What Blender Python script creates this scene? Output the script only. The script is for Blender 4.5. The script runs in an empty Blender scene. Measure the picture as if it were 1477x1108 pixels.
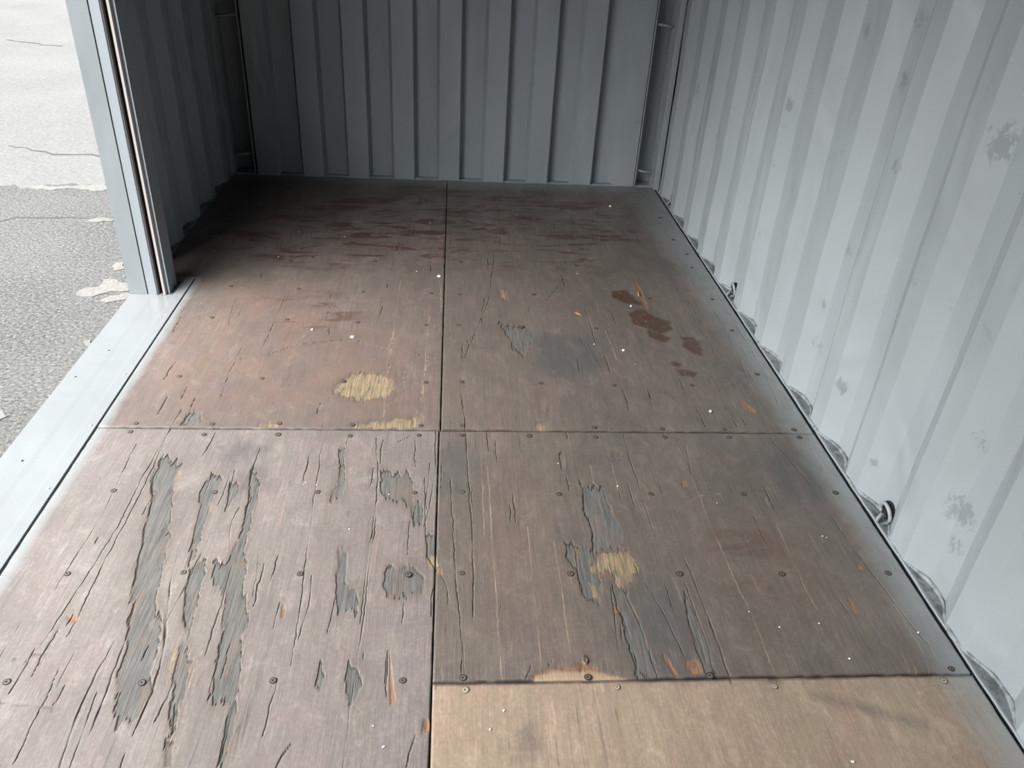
import bpy, bmesh, math, random
import numpy as np
from mathutils import Vector, Matrix
random.seed(4); rng = np.random.RandomState(7)
SC = bpy.context.scene
COL = SC.collection

# ------------------------------------------------------------------ camera
CAM_P = (1.01547, 0.0625, -0.0934, 0.0215, -1.9759, 1.3989, 1149.17)
def rot3(rx, ry, rz):
    return Matrix.Rotation(rz, 3, 'Z') @ Matrix.Rotation(rx, 3, 'X') @ Matrix.Rotation(ry, 3, 'Z')
RM = rot3(*CAM_P[:3]); CP = Vector(CAM_P[3:6]); FPX = CAM_P[6]
cam = bpy.data.cameras.new('camera'); cam_o = bpy.data.objects.new('camera', cam); COL.objects.link(cam_o)
cam_o.matrix_world = Matrix.Translation(CP) @ RM.to_4x4()
cam.sensor_fit = 'HORIZONTAL'; cam.sensor_width = 36.0; cam.lens = FPX / 1477 * 36.0
cam.clip_start = 0.02; cam.clip_end = 200
SC.camera = cam_o
# ------------------------------------------------------------------ world and exposure
SC.view_settings.view_transform = 'Standard'; SC.view_settings.look = 'None'
SC.view_settings.gamma = 1.0; SC.view_settings.use_curve_mapping = False
SC.view_settings.exposure = 0.0
SC.cycles.diffuse_bounces = 1
W = bpy.data.worlds.new('overcast_sky'); SC.world = W; W.use_nodes = True
wn = W.node_tree.nodes; wl = W.node_tree.links; wn.clear()
wo = wn.new('ShaderNodeOutputWorld'); bg = wn.new('ShaderNodeBackground')
# hazy overcast sky: dim near the horizon, a broad bright glow where the sun sits behind cloud
tc = wn.new('ShaderNodeTexCoord'); sep = wn.new('ShaderNodeSeparateXYZ'); cr = wn.new('ShaderNodeValToRGB')
wl.new(tc.outputs['Generated'], sep.inputs[0]); wl.new(sep.outputs['Z'], cr.inputs[0])
cr.color_ramp.elements[0].position = 0.0; cr.color_ramp.elements[0].color = (0.10, 0.14, 0.19, 1)
cr.color_ramp.elements[1].position = 0.7; cr.color_ramp.elements[1].color = (0.72, 0.83, 0.96, 1)
GLOW_DIR = Vector((-.70, -.36, .74)).normalized(); GLOW = 11.0
dt = wn.new('ShaderNodeVectorMath'); dt.operation = 'DOT_PRODUCT'; wl.new(tc.outputs['Generated'], dt.inputs[0]); dt.inputs[1].default_value = GLOW_DIR
mx = wn.new('ShaderNodeMath'); mx.operation = 'MAXIMUM'; wl.new(dt.outputs['Value'], mx.inputs[0]); mx.inputs[1].default_value = 0
pw = wn.new('ShaderNodeMath'); pw.operation = 'POWER'; wl.new(mx.outputs[0], pw.inputs[0]); pw.inputs[1].default_value = 5.0
gs = wn.new('ShaderNodeVectorMath'); gs.operation = 'SCALE'; gs.inputs[0].default_value = (1.0, .98, .95); wl.new(pw.outputs[0], gs.inputs['Scale'])
g2 = wn.new('ShaderNodeVectorMath'); g2.operation = 'SCALE'; wl.new(gs.outputs[0], g2.inputs[0]); g2.inputs['Scale'].default_value = GLOW
ad = wn.new('ShaderNodeVectorMath'); ad.operation = 'ADD'; wl.new(cr.outputs[0], ad.inputs[0]); wl.new(g2.outputs[0], ad.inputs[1])
wl.new(ad.outputs[0], bg.inputs[0]); bg.inputs[1].default_value = 1.38
wl.new(bg.outputs[0], wo.inputs[0])

def at(u, v, z=0.0):
    """photo pixel -> point on the horizontal plane at height z"""
    d = RM @ Vector(((u - 738.5) / FPX, -(v - 554) / FPX, -1.0))
    t = (z - CP.z) / d.z
    p = CP + d * t
    return (p.x, p.y)

# ------------------------------------------------------------------ object helpers
def prop(o, label=None, cat=None, group=None, kind=None):
    if label: o['label'] = label
    if cat: o['category'] = cat
    if group: o['group'] = group
    if kind: o['kind'] = kind
    return o
def mesh_obj(name, bm, mats, parent=None, smooth=False):
    me = bpy.data.meshes.new(name); bm.normal_update(); bm.to_mesh(me); bm.free()
    for m in (mats if isinstance(mats, (list, tuple)) else [mats]): me.materials.append(m)
    if smooth:
        for p in me.polygons: p.use_smooth = True
    o = bpy.data.objects.new(name, me); COL.objects.link(o)
    if parent: o.parent = parent
    return o
def empty(name, loc=(0, 0, 0)):
    o = bpy.data.objects.new(name, None); o.empty_display_size = .05; COL.objects.link(o); o.location = loc
    return o
def box(bm, x0, x1, y0, y1, z0, z1, mi=0, bev=0.0):
    vs = [bm.verts.new((x, y, z)) for z in (z0, z1) for x, y in ((x0, y0), (x1, y0), (x1, y1), (x0, y1))]
    fs = []
    for f in ((3, 2, 1, 0), (4, 5, 6, 7), (0, 1, 5, 4), (1, 2, 6, 5), (2, 3, 7, 6), (3, 0, 4, 7)):
        q = bm.faces.new([vs[i] for i in f]); q.material_index = mi; fs.append(q)
    if bev:
        bmesh.ops.bevel(bm, geom=list({e for f in fs for e in f.edges}), offset=bev, segments=2, affect='EDGES', profile=.6)
def extrude_z(bm, prof, z0, z1, mi=0):
    """closed xy profile (counter-clockwise) as a vertical prism"""
    a = [bm.verts.new((x, y, z0)) for x, y in prof]; b = [bm.verts.new((x, y, z1)) for x, y in prof]
    n = len(prof)
    for i in range(n):
        f = bm.faces.new((a[i], a[(i + 1) % n], b[(i + 1) % n], b[i])); f.material_index = mi
    f = bm.faces.new(b); f.material_index = mi; f = bm.faces.new(a[::-1]); f.material_index = mi
def tube(bm, pts, r, seg=10, mi=0):
    pts = [Vector(p) for p in pts]; rings = []
    for i, p in enumerate(pts):
        t = (pts[min(i + 1, len(pts) - 1)] - pts[max(i - 1, 0)]).normalized()
        up = Vector((0, 0, 1)) if abs(t.z) < .9 else Vector((1, 0, 0))
        a = t.cross(up).normalized(); b = t.cross(a)
        rr = r[i] if isinstance(r, (list, tuple)) else r
        rings.append([bm.verts.new(p + a * math.cos(k * 2 * math.pi / seg) * rr + b * math.sin(k * 2 * math.pi / seg) * rr) for k in range(seg)])
    for i in range(len(rings) - 1):
        for k in range(seg):
            f = bm.faces.new((rings[i][k], rings[i][(k + 1) % seg], rings[i + 1][(k + 1) % seg], rings[i + 1][k])); f.smooth = True; f.material_index = mi
    for rg in (rings[0], rings[-1]):
        try: f = bm.faces.new(rg); f.material_index = mi
        except ValueError: pass

# ------------------------------------------------------------------ node helpers
class NT:
    def __init__(s, name):
        s.m = bpy.data.materials.new(name); s.m.use_nodes = True; s.t = s.m.node_tree; s.t.nodes.clear()
        s.out = s.t.nodes.new('ShaderNodeOutputMaterial'); s.b = s.t.nodes.new('ShaderNodeBsdfPrincipled')
        s.t.links.new(s.b.outputs[0], s.out.inputs[0]); s.co = s.t.nodes.new('ShaderNodeTexCoord').outputs['Object']
    def link(s, a, b): s.t.links.new(a, b)
    def put(s, sock, v):
        if isinstance(v, bpy.types.NodeSocket): s.link(v, sock)
        elif isinstance(v, (tuple, list)) and len(v) == 3 and sock.type == 'RGBA': sock.default_value = (*v, 1)
        else: sock.default_value = v
    def scale(s, v, co=None):
        n = s.t.nodes.new('ShaderNodeVectorMath'); n.operation = 'MULTIPLY'; s.link(co or s.co, n.inputs[0]); n.inputs[1].default_value = v
        return n.outputs[0]
    def noise(s, sc=(1, 1, 1), scale=1.0, detail=3, rough=.5, dist=0.0, co=None):
        n = s.t.nodes.new('ShaderNodeTexNoise'); s.link(s.scale(sc, co), n.inputs['Vector'])
        n.inputs['Scale'].default_value = scale; n.inputs['Detail'].default_value = detail
        n.inputs['Roughness'].default_value = rough; n.inputs['Distortion'].default_value = dist
        return n.outputs[0]
    def voro(s, scale, feature='F1'):
        n = s.t.nodes.new('ShaderNodeTexVoronoi'); n.feature = feature; s.link(s.co, n.inputs['Vector']); n.inputs['Scale'].default_value = scale
        return n
    def ramp(s, f, a, b, lo=0.0, hi=1.0):
        n = s.t.nodes.new('ShaderNodeMapRange'); n.interpolation_type = 'SMOOTHSTEP'; s.link(f, n.inputs[0])
        n.inputs[1].default_value = a; n.inputs[2].default_value = b; n.inputs[3].default_value = lo; n.inputs[4].default_value = hi
        return n.outputs[0]
    def math(s, op, a, b=0.0, clamp=False):
        n = s.t.nodes.new('ShaderNodeMath'); n.operation = op; n.use_clamp = clamp; s.put(n.inputs[0], a); s.put(n.inputs[1], b)
        return n.outputs[0]
    def mix(s, f, a, b, mode='MIX'):
        n = s.t.nodes.new('ShaderNodeMix'); n.data_type = 'RGBA'; n.blend_type = mode
        s.put(n.inputs[0], f); s.put(n.inputs[6], a); s.put(n.inputs[7], b)
        return n.outputs[2]
    def attr(s, name):
        n = s.t.nodes.new('ShaderNodeAttribute'); n.attribute_name = name; return n.outputs['Fac']
    def bump(s, h, dist=.001, strength=1.0, prev=None):
        n = s.t.nodes.new('ShaderNodeBump'); s.put(n.inputs['Height'], h); n.inputs['Distance'].default_value = dist
        n.inputs['Strength'].default_value = strength
        if prev: s.link(prev, n.inputs['Normal'])
        s.link(n.outputs[0], s.b.inputs['Normal']); return n.outputs[0]
    def fin(s, col=None, rough=None, metal=None, spec=None):
        if col is not None: s.put(s.b.inputs['Base Color'], col)
        if rough is not None: s.put(s.b.inputs['Roughness'], rough)
        if metal is not None: s.put(s.b.inputs['Metallic'], metal)
        if spec is not None: s.put(s.b.inputs['Specular IOR Level'], spec)
        return s.m

def paint_mat(name, col, blotch=.0, rough=.42, dent=.004, smudge=True, marks=None):
    n = NT(name)
    big = n.noise((1, 1, .6), 3.0, 3)
    fine = n.noise((1, 1, 1), 90.0, 3)
    c = n.mix(n.ramp(big, .3, .7), tuple(k * .95 for k in col), tuple(k * 1.04 for k in col))
    if smudge:
        m = n.math('MULTIPLY', n.ramp(n.noise((1, 1, 1), 7.5, 5, .68, .6), .62, .72), n.ramp(n.noise((1, 1, 1), 60, 3, .7), .40, .6))
        c = n.mix(n.math('MULTIPLY', m, .45), c, tuple(k * .45 for k in col))
    if blotch:
        m = n.ramp(n.noise((1, 1, 1), 28, 5, .7), .42, .62)
        c = n.mix(n.math('MULTIPLY', m, blotch), c, (.05, .052, .05))
    b0 = n.bump(n.noise((1, 1, .7), 2.6, 2, .5, 1.0), dent * 14, .6)
    b1 = n.bump(n.noise((1, 1, .45), 5.0, 2, .5, .4), dent * 6, .5, b0)
    if marks:
        mn = n.noise((1, 1, .6), 55, 5, .75, .8); tot = None
        for (mx_, my_, mz_, mr_) in marks:
            dd = n.t.nodes.new('ShaderNodeVectorMath'); dd.operation = 'DISTANCE'; n.link(n.co, dd.inputs[0]); dd.inputs[1].default_value = (mx_, my_, mz_)
            v = n.ramp(dd.outputs['Value'], 0, mr_, 1, 0)
            tot = v if tot is None else n.math('MAXIMUM', tot, v)
        c = n.mix(n.math('MULTIPLY', n.ramp(n.math('ADD', mn, n.math('MULTIPLY', tot, .35)), .66, .80), n.ramp(tot, 0, .3, 0, .5)), c, tuple(k * .42 for k in col))
    n.bump(fine, .0006, .5, b1)
    return n.fin(c, n.ramp(fine, .2, .8, rough - .06, rough + .1), 0.0, .5)

WALLC = (.328, .366, .386)
def wall_at(u, v, X):
    d = RM @ Vector(((u - 738.5) / FPX, -(v - 554) / FPX, -1.0)); t = (X - CP.x) / d.x; return CP + d * t
MARKS = [(*wall_at(u, v, 1.19), r) for u, v, r in ((1217,362,.05),(1185,441,.045),(1172,498,.06),(1080,276,.03),(1240,42,.07),(1291,118,.07),(1315,28,.07),(1213,560,.05),(1262,668,.03),(1376,740,.09),(1365,790,.06),(1140,150,.05),(1300,240,.05),(1410,640,.05),(1440,210,.08),(1240,635,.03),(1010,400,.03))]
M_wall = paint_mat('grey_wall_paint', WALLC, marks=MARKS)
M_trim = paint_mat('grey_trim_paint', (.31, .35, .368), 0, .45, .002, False)
M_ledge = paint_mat('blotched_ledge_paint', (.30, .33, .34), .6, .6, .002)  # ledge colour darkened in random noise blotches
M_sill = paint_mat('glossy_sill_paint', (.268, .282, .285), 0, .16, .0008, False)
M_strip = paint_mat('edge_strip_paint', (.262, .278, .284), 0, .4, .001, False)
M_post = paint_mat('post_paint', (.262, .292, .305), 0, .35, .001, False)
M_rail = NT('rail_aluminium').fin((.36, .40, .43), .38, .25)
M_lip = NT('rail_lip_off_white').fin((.50, .47, .455), .35, .15)
M_brush = NT('brown_brush_seal').fin((.055, .04, .032), .9)
M_dark = NT('dark_void').fin((.012, .013, .015), .9)
M_screw_dark = NT('screw_recess').fin((.022, .017, .015), .7)
M_screw_head = NT('screw_head_rust').fin((.15, .12, .105), .55, .1)
M_screw_fill = NT('screw_filler_pale').fin((.42, .36, .28), .7)
M_screw_rim = NT('screw_filler_rim').fin((.17, .135, .10), .8)
M_chipw = NT('white_paint_chip').fin((.78, .80, .80), .5)
M_chipo = NT('raw_wood_splinter').fin((.50, .27, .10), .7)

def plywood_mat(name, base, alt, grainc, palew=.0):
    n = NT(name)
    blot = n.noise((1, .55, 1), 3.2, 5, .62, .5)
    c = n.mix(n.ramp(blot, .34, .66), base, alt)
    g1 = n.noise((1, .028, 1), 300, 4, .65)           # fine grain
    g2 = n.noise((1, .035, 1), 60, 4, .6, .3)
    c = n.mix(n.ramp(g1, .40, .62, .0, .40), c, grainc)
    c = n.mix(n.ramp(g2, .52, .72, .0, .26), c, tuple(k * .55 for k in grainc))
    hue = n.noise((1, .7, 1), 5.5, 5, .7, 1.2)
    c = n.mix(n.ramp(hue, .52, .64, 0, .42), c, (base[0] * .86, base[1] * .93, base[2] * .84))
    c = n.mix(n.ramp(hue, .47, .36, 0, .38), c, (base[0] * 1.02, base[1] * .84, base[2] * .84))
    mot = n.noise((1, .6, 1), 17, 6, .78, .8)
    c = n.mix(n.ramp(mot, .40, .62, .30, 0), c, tuple(k * .45 for k in base))
    c = n.mix(n.ramp(mot, .55, .70, 0, .30), c, tuple(min(1, k * 1.45) for k in base))
    sp = n.noise((1, .55, 1), 170, 4, .75)
    c = n.mix(n.ramp(sp, .38, .52, .24, 0), c, tuple(k * .5 for k in base))
    c = n.mix(n.ramp(sp, .54, .66, 0, .18), c, tuple(min(1, k * 1.5) for k in base))
    fl = n.noise((1, .3, 1), 46, 4, .75, .3)
    c = n.mix(n.ramp(fl, .60, .74, 0, .30), c, tuple(min(1, k * 1.5) for k in base))
    tiny = n.noise((1, .4, 1), 38, 5, .7, .8)
    c = n.mix(n.ramp(tiny, .64, .73, 0, .5), c, (.055, .04, .036))
    # crosswise handling scuffs
    sc = n.noise((.25, 1, 1), 16, 4, .65, .6)
    c = n.mix(n.math('MULTIPLY', n.ramp(sc, .56, .7), .25), c, tuple(k * .6 for k in base))
    # broad stains that were laid out by hand
    redn = n.noise((.3, 1, 1), 13, 5, .65, .9)
    red = n.math('MULTIPLY', n.attr('red'), n.ramp(redn, .5, .62))
    c = n.mix(n.math('MULTIPLY', red, .8), c, (.075, .030, .022))
    warm = n.attr('warm')
    c = n.mix(n.math('MULTIPLY', warm, n.ramp(n.noise((1, .6, 1), 8, 4), .2, .75)), c, (.30, .155, .10))
    bl = n.attr('bluegrey')
    c = n.mix(n.math('MULTIPLY', bl, n.ramp(n.noise((1, .35, 1), 22, 6, .75, .6), .32, .58, .15, .85)), c, (.082, .084, .086))
    c = n.mix(n.math('MULTIPLY', n.attr('wet'), n.ramp(n.noise((1, 1, 1), 45, 4, .7), .32, .5, .35, .85)), c, (.075, .036, .020))
    # hairline checks along the grain
    hn = n.noise((1, .022, 1), 42, 2, .5, .15)
    hl = n.ramp(n.math('ABSOLUTE', n.math('SUBTRACT', hn, .5)), .0, .0075, 1.0, 0.0)
    hm = n.ramp(n.noise((1, .35, 1), 7, 4, .7), .46, .62)
    c = n.mix(n.math('MULTIPLY', n.math('MULTIPLY', hl, hm), .62), c, tuple(k * .28 for k in base))
    hn2 = n.noise((1, .03, 1), 75, 2, .5, .2)
    hl2 = n.ramp(n.math('ABSOLUTE', n.math('SUBTRACT', hn2, .47)), .0, .008, 1.0, 0.0)
    c = n.mix(n.math('MULTIPLY', n.math('MULTIPLY', hl2, n.ramp(n.noise((1, .4, 1), 11, 4, .7), .5, .66)), .5), c, tuple(min(1, k * 1.6) for k in base))
    gl = n.attr('delam')
    fr = n.noise((1, .05, 1), 150, 5, .75)
    c = n.mix(n.math('MULTIPLY', n.attr('fray'), n.ramp(fr, .42, .56, 0, .7)), c, n.mix(n.ramp(fr, .5, .7), (.12, .088, .066), (.235, .175, .13)))
    gf = n.noise((1, .04, 1), 260, 4, .7)
    gcol = n.mix(n.ramp(gf, .3, .7), (.088, .085, .079), (.172, .167, .156))
    gcol = n.mix(n.ramp(n.noise((1, .1, 1), 130, 5, .8), .52, .68, 0, .6), gcol, (.045, .043, .038))
    gcol = n.mix(n.ramp(n.noise((1, .25, 1), 34, 4, .65), .50, .64, 0, .6), gcol, (.185, .135, .10))
    c = n.mix(n.ramp(gl, .3, .7), c, gcol)
    oc = n.attr('ochre')
    ocol = n.mix(n.ramp(gf, .3, .7), (.17, .125, .075), (.37, .28, .175))
    ocol = n.mix(n.ramp(n.noise((1, .2, 1), 70, 5, .75), .50, .64, 0, .75), ocol, (.095, .088, .070))
    ocn = n.math('ADD', oc, n.math('MULTIPLY', n.math('SUBTRACT', n.noise((1, .22, 1), 75, 6, .75), .5), 2.6))
    ocm = n.math('MULTIPLY', n.ramp(ocn, .50, .72), n.ramp(oc, .02, .14))
    c = n.mix(ocm, c, ocol)
    c = n.mix(n.math('MULTIPLY', n.ramp(n.attr('fray'), .55, .95), n.ramp(n.attr('fro'), .3, .8)), c, (.26, .13, .065))
    tn = n.attr('orange')
    c = n.mix(n.math('MULTIPLY', n.ramp(tn, .3, .7), n.ramp(n.noise((1, .4, 1), 120, 4, .7), .34, .5)), c, n.mix(n.ramp(gf, .3, .7), (.17, .075, .04), (.37, .21, .125)))
    c = n.mix(n.attr('pale'), c, (.52, .37, .25))
    c = n.mix(n.attr('crack'), c, (.020, .016, .014))
    pt = n.attr('paint')
    pn = n.noise((1, .5, 1), 26, 5, .65)
    pf = n.math('MULTIPLY', pt, n.ramp(pn, .18, .6, .55, 1.0))
    c = n.mix(pf, c, (.31, .345, .355))
    h = n.math('ADD', n.math('MULTIPLY', g1, .5), n.math('MULTIPLY', g2, .8))
    b1 = n.bump(h, .0009, .55)
    h2 = n.math('SUBTRACT', n.math('MULTIPLY', gf, n.math('ADD', gl, oc)), n.math('MULTIPLY', n.attr('crack'), 1.6))
    n.bump(h2, .0016, .8, b1)
    ro = n.ramp(blot, .3, .7, .40, .58)
    ro = n.math('ADD', ro, n.math('MULTIPLY', n.math('ADD', gl, oc), .3))
    ro = n.math('SUBTRACT', ro, n.math('MULTIPLY', n.attr('wet'), .15), True)
    return n.fin(c, ro, 0, .45)

M_ply_mauve = plywood_mat('worn_mauve_plywood', (.275, .238, .222), (.205, .178, .163), (.13, .106, .094))
M_ply_pink = plywood_mat('worn_reddish_plywood', (.222, .180, .160), (.152, .128, .115), (.11, .083, .070))
M_ply_dark = plywood_mat('dark_brown_plywood', (.205, .170, .148), (.145, .126, .111), (.088, .072, .062))
M_ply_tan = plywood_mat('pale_tan_plywood', (.45, .345, .262), (.36, .275, .202), (.25, .185, .135))

M_roof = paint_mat('low_bounce_paint', (.075, .09, .10))  # unseen ceiling and front wall darkened to cut bounced light
# ------------------------------------------------------------------ room shell: corrugated steel
def corr_profile(p0, p1, phase, pitch, flat, slope, depth):
    """list of (s, offset): offset 0 on inner flats, depth on outer flats. phase = s where an inner flat ends"""
    pts = []; k = math.floor((p0 - phase) / pitch) - 1
    s = phase + k * pitch
    while s < p1 + pitch:
        rec = pitch - flat - 2 * slope
        pts += [(s - flat, 0), (s, 0), (s + slope, depth), (s + slope + rec, depth)]
        s += pitch
    out = []
    for (a, oa), (b, ob) in zip(pts, pts[1:]):
        for t in np.linspace(0, 1, 5)[:-1]:
            out.append((a + (b - a) * t, oa + (ob - oa) * t))
    out = [q for q in out if p0 < q[0] < p1]
    def ev(s):
        for (a, oa), (b, ob) in zip(pts, pts[1:]):
            if a <= s <= b: return oa + (ob - oa) * ((s - a) / (b - a) if b > a else 0)
        return 0
    return [(p0, ev(p0))] + out + [(p1, ev(p1))]
def dent(s, z, seed):
    return (.0035 * math.sin(s * 2.1 + seed) * math.sin(z * 2.7 + seed * 2) + .0016 * math.sin(s * 7.3 + z * 5.1 + seed)
            + .0010 * math.sin(z * 13 + s * 3.7 + seed * 3))
def corr_wall(name, prof, fixed, axis, outdir, z0, z1, mat, seed, sealed=None):
    bm = bmesh.new(); nz = 46
    zs = [z0 + (z1 - z0) * i / nz for i in range(nz + 1)]
    def P(s, o, z, back=0):
        d = dent(s, z, seed) * (1 if not back else 0)
        c = fixed + outdir * (o + .0022 * back) + d
        return (c, s, z) if axis == 'x' else (s, c, z)
    g = [[bm.verts.new(P(s, o, z)) for s, o in prof] for z in zs]
    for i in range(nz):
        for j in range(len(prof) - 1):
            f = bm.faces.new((g[i][j], g[i][j + 1], g[i + 1][j + 1], g[i + 1][j])); f.smooth = False
    o = mesh_obj(name, bm, mat); m = o.modifiers.new('thick', 'SOLIDIFY'); m.thickness = .002; m.offset = 0
    b = o.modifiers.new('bev', 'BEVEL'); b.width = .004; b.segments = 2; b.angle_limit = math.radians(20)
    return prop(o, kind='structure')

X_GAP = 1.166; XW = 1.180; YB = 2.405; Y_FRONT = -3.5; H = 2.39; XL = -1.168
PITCH = .2795; TIP = .3525
wr = corr_wall('wall_right', corr_profile(Y_FRONT, 2.52, TIP, PITCH, .072, .068, .036), XW, 'x', 1, 0.0, H, M_wall, 1.3)
# the left wall starts behind the door post
corr_wall('wall_left', corr_profile(1.06, 2.52, TIP + .01, PITCH, .072, .068, .036), XL - .004, 'x', -1, 0.0, H, M_wall, 4.1)
def wall_at(u, v, X):
    d = RM @ Vector(((u - 738.5) / FPX, -(v - 554) / FPX, -1.0)); t = (X - CP.x) / d.x; return CP + d * t
yw = wall_at(1052, 341, XW + .036).y
bm = bmesh.new()
for k in (-.006, .006):
    tube(bm, [(XW + .034 + .001 * math.sin(z * 9), yw + k + .0015 * math.sin(z * 23 + k * 300), z) for z in np.linspace(.002, H, 60)], .0016, 6)
prop(mesh_obj('trim_9', bm, M_wall), kind='structure')
BP = .2465
corr_wall('wall_back', corr_profile(-1.045, 1.058, .063, BP, .108, .016, .050), YB, 'y', 1, 0.0, H, M_wall, 2.2)
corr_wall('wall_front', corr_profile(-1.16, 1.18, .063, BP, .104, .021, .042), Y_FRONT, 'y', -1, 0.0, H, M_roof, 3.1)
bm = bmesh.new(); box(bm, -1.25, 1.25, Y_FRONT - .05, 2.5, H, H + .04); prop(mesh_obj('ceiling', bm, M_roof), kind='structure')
# left side outside the opening
Y_OPEN0, Y_OPEN1 = -2.75, .9
corr_wall('wall_left_front', corr_profile(Y_FRONT, Y_OPEN0, TIP, PITCH, .072, .068, .036), XL, 'x', -1, 0.0, H, M_wall, 5.3)
bm = bmesh.new(); box(bm, -1.21, -1.13, Y_OPEN0, 1.03, 1.99, H, 0, .003); prop(mesh_obj('trim_1', bm, M_trim), kind='structure')
# floor substructure below the boards
bm = bmesh.new(); box(bm, -1.19, 1.25, Y_FRONT, 2.47, -.12, -.03); prop(mesh_obj('floor', bm, M_dark), kind='structure')
# right floor angle between boards and wall (wavy caulk line)
bm = bmesh.new()
ys = np.linspace(Y_FRONT, 2.42, 620)
rows = []
for y in ys:
    w = .0016 * math.sin(y * 9) + .0012 * math.sin(y * 31 + 1) + .0008 * math.sin(y * 77)
    x0 = X_GAP + .0065 + w * .4
    rows.append([bm.verts.new(p) for p in ((x0, y, -.03), (x0, y, .001), (x0 + .003, y, .004), (x0 + .007, y, .003 + w * .3), (x0 + .011, y, .0016), (1.24, y, -.004))])
for a, b in zip(rows, rows[1:]):
    for k in range(5):
        f = bm.faces.new((a[k], a[k + 1], b[k + 1], b[k])); f.smooth = True; f.material_index = 1 if k == 4 else (2 if k == 0 else 0)
prop(mesh_obj('trim_2', bm, [M_trim, M_ledge, M_dark]), kind='structure')
# caulk bead following the corrugation foot
def bead(name, prof, fixed, outdir, seed, r0=.0055):
    bm = bmesh.new(); pts = []; rr = []
    S_ = np.array([q[0] for q in prof]); O_ = np.array([q[1] for q in prof]); SS = np.arange(S_[0], S_[-1], .006); OO = np.interp(SS, S_, O_)
    OO = np.convolve(np.pad(OO, 5, 'edge'), np.ones(11) / 11, 'valid')
    for s, o in zip(SS, OO):
        pts.append((fixed + outdir * (o - .001), s, .0015)); 
        rr.append(r0 * (1 + .25 * math.sin(s * 37 + seed) + .12 * math.sin(s * 101 + seed)))
    tube(bm, pts, rr, 8); return prop(mesh_obj(name, bm, M_ledge), kind='structure')
bead('trim_3', corr_profile(-2.2, 2.37, TIP, PITCH, .072, .068, .036), XW, 1, 0)
bead('trim_4', corr_profile(1.06, 2.37, TIP + .01, PITCH, .072, .068, .036), XL - .004, -1, 1)
# left floor angle behind the post
bm = bmesh.new(); box(bm, -1.23, XL + .004, 1.045, 2.45, -.03, .003, 0, .001); prop(mesh_obj('trim_5', bm, M_ledge), kind='structure')
# ledge under the back wall
bm = bmesh.new(); box(bm, -1.23, 1.23, YB + .010, 2.54, -.03, .004, 0, .002); prop(mesh_obj('trim_6', bm, M_trim), kind='structure')

# corner posts: recessed columns with rods to lash cargo to
def corner_post(name, sx, xin, xout, bars, side):
    bm = bmesh.new()
    a, b = sorted((xin, xout))
    y0 = 2.505
    box(bm, a - .02, b + .03, y0, y0 + .05, 0, H, 0, .002)
    # cheek between the post and the end panel
    c = xin
    box(bm, min(c, c - sx * .006), max(c, c - sx * .006), YB + .001, y0 + .01, 0, H)
    o = prop(mesh_obj(name, bm, M_wall), kind='structure')
    # slim folded edges where the side wall meets the post
    bm = bmesh.new()
    xs = sx * 1.158
    box(bm, min(xs, xs + sx * .03), max(xs, xs + sx * .03), 2.36, y0 + .01, 0, H, 0, .003)
    mesh_obj('edge_fold', bm, M_wall, o)
    for z in bars:
        bm = bmesh.new(); pts = []
        for i in range(9):
            t = i / 8; x = xin + (sx * 1.156 - xin) * t
            pts.append((x, 2.440 - .022 * math.sin(math.pi * t), z - .012 * t))
        tube(bm, pts, .0068, 8)
        prop(mesh_obj('lashing_rod', bm, M_wall, o, True))
    return o
corner_post('trim_7', 1, 1.060, 1.20, (.09, .85, 1.6), 0)
corner_post('trim_8', -1, -1.050, -1.20, (.11, .80, 1.5), 0)

# ------------------------------------------------------------------ plywood floor boards
def poly_px(pts): return np.array([at(u, v) for u, v in pts])
def vnoise(x, y, seed):
    """smooth value noise"""
    r = np.random.RandomState(seed); T = r.rand(256, 256)
    xi = np.floor(x).astype(int); yi = np.floor(y).astype(int); fx = x - xi; fy = y - yi
    fx = fx * fx * (3 - 2 * fx); fy = fy * fy * (3 - 2 * fy)
    g = lambda a, b: T[a % 256, b % 256]
    return (g(xi, yi) * (1 - fx) + g(xi + 1, yi) * fx) * (1 - fy) + (g(xi, yi + 1) * (1 - fx) + g(xi + 1, yi + 1) * fx) * fy - .5
def inside(P, x, y):
    c = np.zeros(x.shape, bool); n = len(P)
    for i in range(n):
        x1, y1 = P[i]; x2, y2 = P[(i + 1) % n]
        if y1 == y2: continue
        m = ((y1 > y) != (y2 > y)) & (x < (x2 - x1) * (y - y1) / (y2 - y1) + x1); c ^= m
    return c
def segdist(P, x, y):
    d = np.full(x.shape, 9.0)
    for (x1, y1), (x2, y2) in zip(P, P[1:]):
        L = (x2 - x1) ** 2 + (y2 - y1) ** 2
        t = np.clip(((x - x1) * (x2 - x1) + (y - y1) * (y2 - y1)) / L, 0, 1)
        d = np.minimum(d, np.hypot(x - x1 - t * (x2 - x1), y - y1 - t * (y2 - y1)))
    return d

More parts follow.
